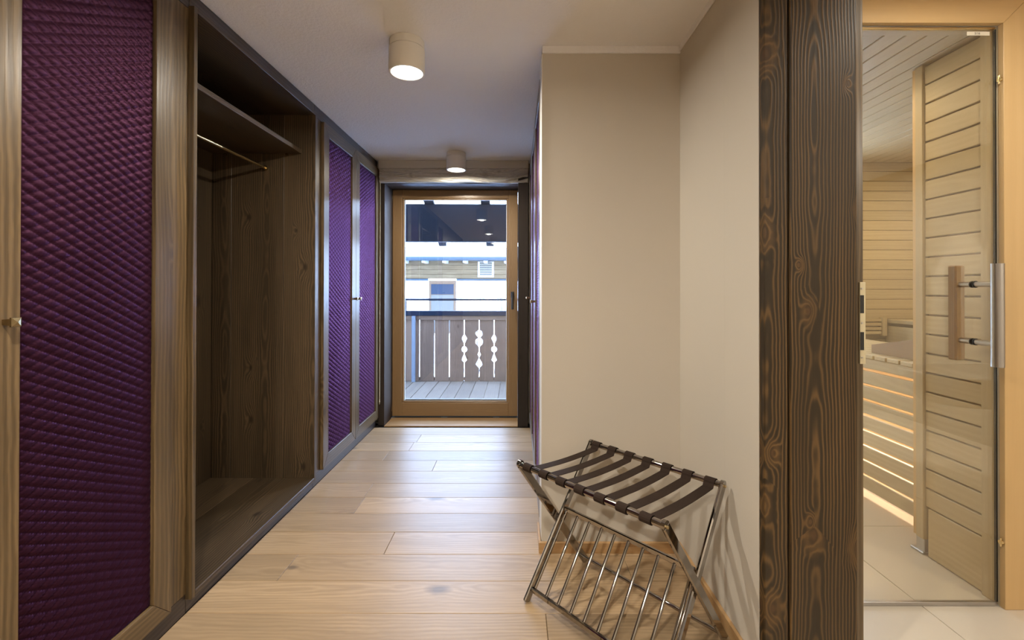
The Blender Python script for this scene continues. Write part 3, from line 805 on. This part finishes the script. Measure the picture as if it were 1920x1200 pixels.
zt_ = .548
PS, QS = -.0176, .413
# frame A: top at P (s=PS), foot at s=.393, outside; frame B: top at Q, foot at s=0, inside
legw = .034
for t in (-.006, LEN+.004):
    a0 = R(t, .393, .002); a1 = R(t, PS, zt_+.002)
    l = bar('leg', a0, a1, .0135, legw, U, lr)
    tube('leg_cap', [R(t-.006, PS, zt_+.002), R(t+.006, PS, zt_+.002)], .0150, M['chrome'], l, 20)
    so = .0065 if t > .3 else -.0065
    tube('rivet', [R(t+so, PS, zt_-.002), R(t+so*1.7, PS, zt_-.002)], .005, M['brassb'], l, 12)
for t in (.009, LEN-.012):
    a0 = R(t, 0, .002); a1 = R(t, QS, zt_-.008)
    l = bar('leg', a0, a1, .0135, legw, U, lr)
    tube('leg_cap', [R(t-.006, QS, zt_-.008), R(t+.006, QS, zt_-.008)], .0150, M['chrome'], l, 20)
    so = .0065 if t > .3 else -.0065
    tube('rivet', [R(t+so, QS, zt_-.012), R(t+so*1.7, QS, zt_-.012)], .005, M['brassb'], l, 12)
for t in (.010, .023, LEN-.010):
    pass
for t0_, t1_ in ((.001, .002), (LEN-.005, LEN-.003)):
    tube('pivot', [R(t0_, .1995, .277), R(t1_, .1995, .277)], .008, M['chrome'], lr, 14)
railP = tube('top_rail', [R(.001, PS, zt_), R(LEN-.003, PS, zt_)], .0115, M['chrome'], lr, 20, rx=.0125, xdir=V)
railQ = tube('top_rail', [R(.016, QS, zt_-.010), R(LEN-.019, QS, zt_-.010)], .0115, M['chrome'], lr, 20, rx=.0125, xdir=V)
fa = lambda z: .393 + (PS-.393)*(z/zt_)
tube('foot_rod', [R(.001, fa(.035), .035), R(LEN-.002, fa(.035), .035)], .0075, M['chrome'], lr, 14)
# barred panel fixed between the legs of frame B
fb = lambda z: QS*(z/(zt_-.008))
off = -.012
def PB(t, z): return R(t, fb(z)+off*.8, z+off*-.6*0)
pn = bar('panel_rail', PB(.018, .303), PB(LEN-.022, .303), .020, .014, Vector((0, 0, 1)), lr, bev=.003)
bar('panel_rail', PB(.018, .045), PB(LEN-.022, .045), .020, .014, Vector((0, 0, 1)), lr, bev=.003)
for t in (.030, LEN-.031):
    bar('panel_side', PB(t, .052), PB(t, .300), .010, .012, U, lr, bev=.002)
NB = 8
for k in range(NB):
    t = .030 + (LEN-.061)*(k+1)/(NB+1)
    tube('panel_bar', [PB(t, .052), PB(t, .297)], .0060, M['chrome'], lr, 12)
# straps
for k in range(7):
    t = .043 + k*.0868
    hw = .0195
    bm = bmesh.new()
    th = .0024; ra_, rb_ = .0155, .0142
    zP, zQ = zt_, zt_-.010
    path = []
    for i in range(11):                      # round the front rail: from its underside outwards, over the top, down the inner side
        an = radians(-75 - i*26)
        path.append((PS + ra_*cos(an), zP + rb_*sin(an)))
    pa, pb = (PS+.024, zP-.010), (QS-.024, zQ-.014)
    for i in range(0, 13):
        f = i/12
        path.append((pa[0]+(pb[0]-pa[0])*f, pa[1]+(pb[1]-pa[1])*f - .007*sin(pi*f)))
    for i in range(11):
        an = radians(185 - i*26)
        path.append((QS + ra_*cos(an), zQ + rb_*sin(an)))
    r0 = []
    n = len(path)
    for i, (s_, z_) in enumerate(path):
        a_ = Vector(path[max(i-1, 0)]); b_ = Vector(path[min(i+1, n-1)]); d_ = (b_-a_).normalized(); nn = Vector((-d_.y, d_.x))
        o1 = (s_+nn.x*th/2, z_+nn.y*th/2); o2 = (s_-nn.x*th/2, z_-nn.y*th/2)
        r0.append([bm.verts.new(R(t-hw, *o1)), bm.verts.new(R(t+hw, *o1)), bm.verts.new(R(t+hw, *o2)), bm.verts.new(R(t-hw, *o2))])
    for a_, b_ in zip(r0, r0[1:]):
        for q in range(4): bm.faces.new((a_[q], a_[(q+1) % 4], b_[(q+1) % 4], b_[q]))
    bm.faces.new(r0[0]); bm.faces.new(r0[-1][::-1])
    obj('strap', bm, M['strap'], lr)

# ------------------------------------------------------------------ balcony
SPX = 853.0
bd = bpy.data.objects.new('floor_balcony', None); C.objects.link(bd); bd['kind'] = 'structure'; W['floor_balcony'] = Vector((0, 0, 0))
ZD = -.02
x = (850.9-968)/SPX*5.2 - .1685*12
while x < 1.6:
    box('deck_plank', x+.004, x+.1645, 4.50, 6.28, ZD-.03, ZD, M['deckY'], bd, .002); x += .1685
box('joist', -2.8, 1.6, 4.52, 4.60, ZD-.2, ZD-.0305, M['roofdark'], bd, 0)
box('joist', -2.8, 1.6, 6.10, 6.20, ZD-.2, ZD-.0305, M['roofdark'], bd, 0)
wallbox('wall_facade_left', -3.2, -1.2505, 4.4605, 4.52, -.5, 2.9, mat='plaster')
wallbox('wall_facade_right', .1065, 1.0, 4.4605, 4.52, -.5, 2.9, mat='plaster')
wallbox('wall_facade_top', -1.25, .106, 4.4605, 4.52, 2.2, 2.9, mat='plaster')

rl = thing('balcony_railing', 'balcony railing of weathered boards with cut-out ornaments under a dark handrail', 'railing', (-.6, 6.19, 0))
YR = 6.19
KP = YR/SPX
def zz(py): return 1.25 - (py-540)*KP
gapsX = [(898.6-968)*KP + .2027*k for k in range(-10, 9)]
def prof_side(z):      # half width of the ornament at heights of the two side gaps
    p = 540 + (1.25-z)/KP
    w = .9
    if 627 <= p <= 645:
        w = max(w, 5.2*(1-abs(p-634.5)/(8.5 if p < 634.5 else 11)))
    if 649.5 <= p <= 660.5: w = max(w, math.sqrt(max(0, 5.5**2-(p-655)**2)))
    if 664 <= p <= 680:
        w = max(w, 5.2*(1-abs(p-675)/(12 if p < 675 else 5.5)))
    return w*KP
def prof_mid(z):
    p = 540 + (1.25-z)/KP
    w = .9
    if 619.5 <= p <= 634:
        w = max(w, math.sqrt(max(0, 7**2-(p-626.5)**2)) if p < 627 else 7*(1-(p-627)/8))
    if 633.5 <= p <= 648.5: w = max(w, math.sqrt(max(0, 7.3**2-(p-641)**2)))
    if 646 <= p <= 655: w = max(w, 3.2*(1-(p-646)/9))
    if 658 <= p <= 671: w = max(w, 3.2*(1-abs(p-664.5)/6.5))
    if 671 <= p <= 691:
        w = max(w, 7*(1-abs(p-683)/12) if p < 683 else 7*(1-abs(p-683)/8))
    return w*KP
def plainp(z): return .9*KP
za_, zb_ = zz(715)+.004, zz(600)
for k in range(len(gapsX)-1):
    gL, gR = gapsX[k], gapsX[k+1]
    def pf(g):
        i = round((g-gapsX[10])/.2027)
        m3 = i % 7
        return prof_mid if m3 == 0 else (prof_side if m3 in (1, 6) else plainp)
    pL, pR = pf(gL), pf(gR)
    bm = bmesh.new(); nz = 90 if (pL != plainp or pR != plainp) else 1
    rowsv = []
    for j in range(nz+1):
        z = za_+(zb_-za_)*j/nz
        xl, xr = gL+pL(z), gR-pR(z)
        rowsv.append([bm.verts.new((xl, YR, z)), bm.verts.new((xr, YR, z)), bm.verts.new((xr, YR+.028, z)), bm.verts.new((xl, YR+.028, z))])
    for a_, b_ in zip(rowsv, rowsv[1:]):
        for q in range(4): bm.faces.new((a_[q], a_[(q+1) % 4], b_[(q+1) % 4], b_[q]))
    bm.faces.new(rowsv[0]); bm.faces.new(rowsv[-1][::-1])
    obj('railing_board', bm, M['extZ'], rl)
box('upper_rail', -2.7, 1.5, YR-.030, YR-.002, zz(600), zz(592), M['extX'], rl, .002)
box('lower_rail', -2.7, 1.5, YR+.029, YR+.055, zz(714), zz(708), M['extX'], rl, .002)
box('foot_rail', -2.7, 1.5, YR-.006, YR+.028, ZD+.0005, zz(715), M['extX'], rl, .001)
box('handrail', -2.7, 1.5, YR-.055, YR+.075, zz(592)+.0008, zz(583), M['railblue'], rl, .006)
tube('upper_bar', [(-2.7, YR, zz(562)), (1.5, YR, zz(562))], .014, M['railblue'], rl, 14)
for x in (-1.50, .62):
    tube('bar_strut', [(x, YR, zz(583)), (x, YR, zz(564))], .008, M['railblue'], rl, 10)
for x in ((774-968)*KP, .95):
    box('railing_post', x, x+.048, YR-.062, YR-.032, ZD+.0005, zz(592), M['galv'], rl, .002)

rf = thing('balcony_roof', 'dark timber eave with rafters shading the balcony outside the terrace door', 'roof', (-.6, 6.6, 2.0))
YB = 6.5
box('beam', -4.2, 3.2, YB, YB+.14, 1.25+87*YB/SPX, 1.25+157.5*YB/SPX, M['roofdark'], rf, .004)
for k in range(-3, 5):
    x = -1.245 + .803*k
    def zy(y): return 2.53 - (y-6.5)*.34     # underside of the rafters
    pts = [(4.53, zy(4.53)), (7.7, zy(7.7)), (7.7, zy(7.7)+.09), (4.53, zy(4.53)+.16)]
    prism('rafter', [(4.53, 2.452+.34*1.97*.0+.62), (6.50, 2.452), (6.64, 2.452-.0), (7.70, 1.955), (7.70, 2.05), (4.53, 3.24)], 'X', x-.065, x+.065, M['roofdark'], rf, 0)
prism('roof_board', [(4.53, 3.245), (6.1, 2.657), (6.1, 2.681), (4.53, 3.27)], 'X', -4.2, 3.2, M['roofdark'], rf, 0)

# ------------------------------------------------------------------ outdoors
gnd = struct(box('ground_snow', -60, 60, 7.0, 90, -3.4, -3.0, M['snow'], None, 0))
HY = 20.0; K2 = HY/SPX
hx_ = lambda px: (px-968)*K2
hz_ = lambda py: 1.25-(py-540)*K2
hs = thing('house', 'snow-roofed chalet across the way with white plaster below pale boards', 'house', (-2.7, HY, -3.0))
XHa, XHb = -13, 9
box('plaster_wall', XHa, XHb, HY+.05, HY+.3, -3.0, hz_(526), M['plaster'], hs, 0)
nb = 4
zA, zB = hz_(523), hz_(489)
for k in range(nb):
    box('cladding_board', XHa, XHb, HY+.0, HY+.05, zA+(zB-zA)*k/nb+.012, zA+(zB-zA)*(k+1)/nb, M['cladX'], hs, .004)
box('cladding_backing', XHa, XHb, HY+.055, HY+.3, zA, zB, M['cladX'], hs, 0)
for a_, b_ in ((XHa, hx_(803)), (hx_(856), XHb)):
    box('ledge', a_, b_, HY-.05, HY+.05, hz_(526.5), zA, M['gutter'], hs, 0)
for px in [764 + 37*k for k in range(-9, 18)]:
    if px == 764+37*3: pass
    box('rafter_end', hx_(px)-.07, hx_(px)+.07, HY-.85, HY-.01, hz_(490.5)-.09, hz_(490.5)+.06, M['white'], hs, .004)
bm = bmesh.new(); add_tube(bm, [(XHa, HY-1.0, 2.47), (XHb, HY-1.0, 2.47)], .085, 12); autosm(obj('gutter', bm, M['gutter'], hs))
# snow-covered roof slab, lumpy
bm = bmesh.new(); g = {}
from mathutils import noise as mn
nx_, ny_ = 110, 14
for i in range(nx_+1):
    for j in range(ny_+1):
        x = XHa-.5 + (XHb-XHa+1)*i/nx_; y = HY-1.0 + 6.0*j/ny_
        z = 2.56 + .15*(y-HY+1.0) + .10*mn.noise(Vector((x*.8, y*.7, 0))) + .06*mn.noise(Vector((x*2.6, y*2, 5)))
        if j == 0: z = 2.53
        g[i, j] = bm.verts.new((x, y, z))
for i in range(nx_):
    for j in range(ny_): bm.faces.new((g[i, j], g[i+1, j], g[i+1, j+1], g[i, j+1]))
e = [g[i, 0] for i in range(nx_+1)]
lo = [bm.verts.new((v.co.x, v.co.y, 2.47)) for v in e]
for i in range(nx_): bm.faces.new((e[i], lo[i], lo[i+1], e[i+1]))
obj('snow_roof', bm, M['roofsnow'], hs, smooth=True)
prism('roof_slab', [(HY-1.0, 2.42), (HY+5, 3.3), (HY+5, 3.42), (HY-1.0, 2.47)], 'X', XHa-.5, XHb+.5, M['cladX'], hs, 0)
# tall window
wx0, wx1 = hx_(804), hx_(855)
wz0, wz1 = -.75, hz_(526)
wf = box('window', wx0, wx1, HY+.0, HY+.049, wz0, wz1, M['hwin'], hs, .004)
box('pane', hx_(808.5), hx_(850.5), HY-.015, HY-.001, hz_(552), hz_(533), M['hglass'], wf, 0)
box('panel', hx_(808.5), hx_(850.5), HY-.012, HY-.001, wz0+.1, hz_(553), M['hpanel'], wf, 0)
# louvred vent
vf = box('louvre', hx_(896), hx_(926), HY-.03, HY-.001, hz_(520), hz_(490.5), M['white'], hs, .004)
for k in range(6):
    za, zb = hz_(517), hz_(492)
    box('louvre_slat', hx_(899.5), hx_(922.5), HY-.05, HY-.031, za+(zb-za)*k/6+.02, za+(zb-za)*(k+1)/6, M['hpanel'], vf, 0)

def shrub(x, y, h_, n, label, seed):
    rr = random.Random(seed); bm = bmesh.new()
    for i in range(n):
        a = rr.uniform(0, 2*pi); lean = rr.uniform(.02, .14); hh = h_*rr.uniform(.6, 1)
        p0 = Vector((x+rr.uniform(-.1, .1), y+rr.uniform(-.1, .1), -3.0)); pts = []
        for k in range(6):
            f = k/5; pts.append(p0 + Vector((cos(a)*lean*f*f*1.6 + rr.uniform(-.04, .04), sin(a)*lean*f*f*1.6, hh*f)))
        add_tube(bm, pts, .012, 5, radii=[.022*(1-f/5*.8) for f in range(6)])
        for b in range(5):
            k = rr.randint(2, 4); q = pts[k]; aa = rr.uniform(0, 2*pi)
            add_tube(bm, [q, q+Vector((cos(aa)*.06, sin(aa)*.06, .35)), q+Vector((cos(aa)*.09, sin(aa)*.09, .75))], .008, 4, radii=[.010, .007, .003])
    tag(obj('bare_shrub', bm, M['twig']), label, 'shrub', 'bare shrubs before the house')
SY = 13.0
for i, (px, top, n) in enumerate(((862, 545, 9), (886, 560, 6), (915, 540, 9), (941, 528, 10))):
    shrub((px-968)/SPX*SY, SY+(-.5, .55, -.55, .5)[i], 3.0+1.25-(top-540)/SPX*SY, n,
          ['leafless shrub with thin stems just right of the neighbouring window', 'low leafless shrub between two taller ones outside',
           'leafless shrub second from the right outside the glass', 'tallest leafless shrub at the right edge of the door glass'][i], 20+i)
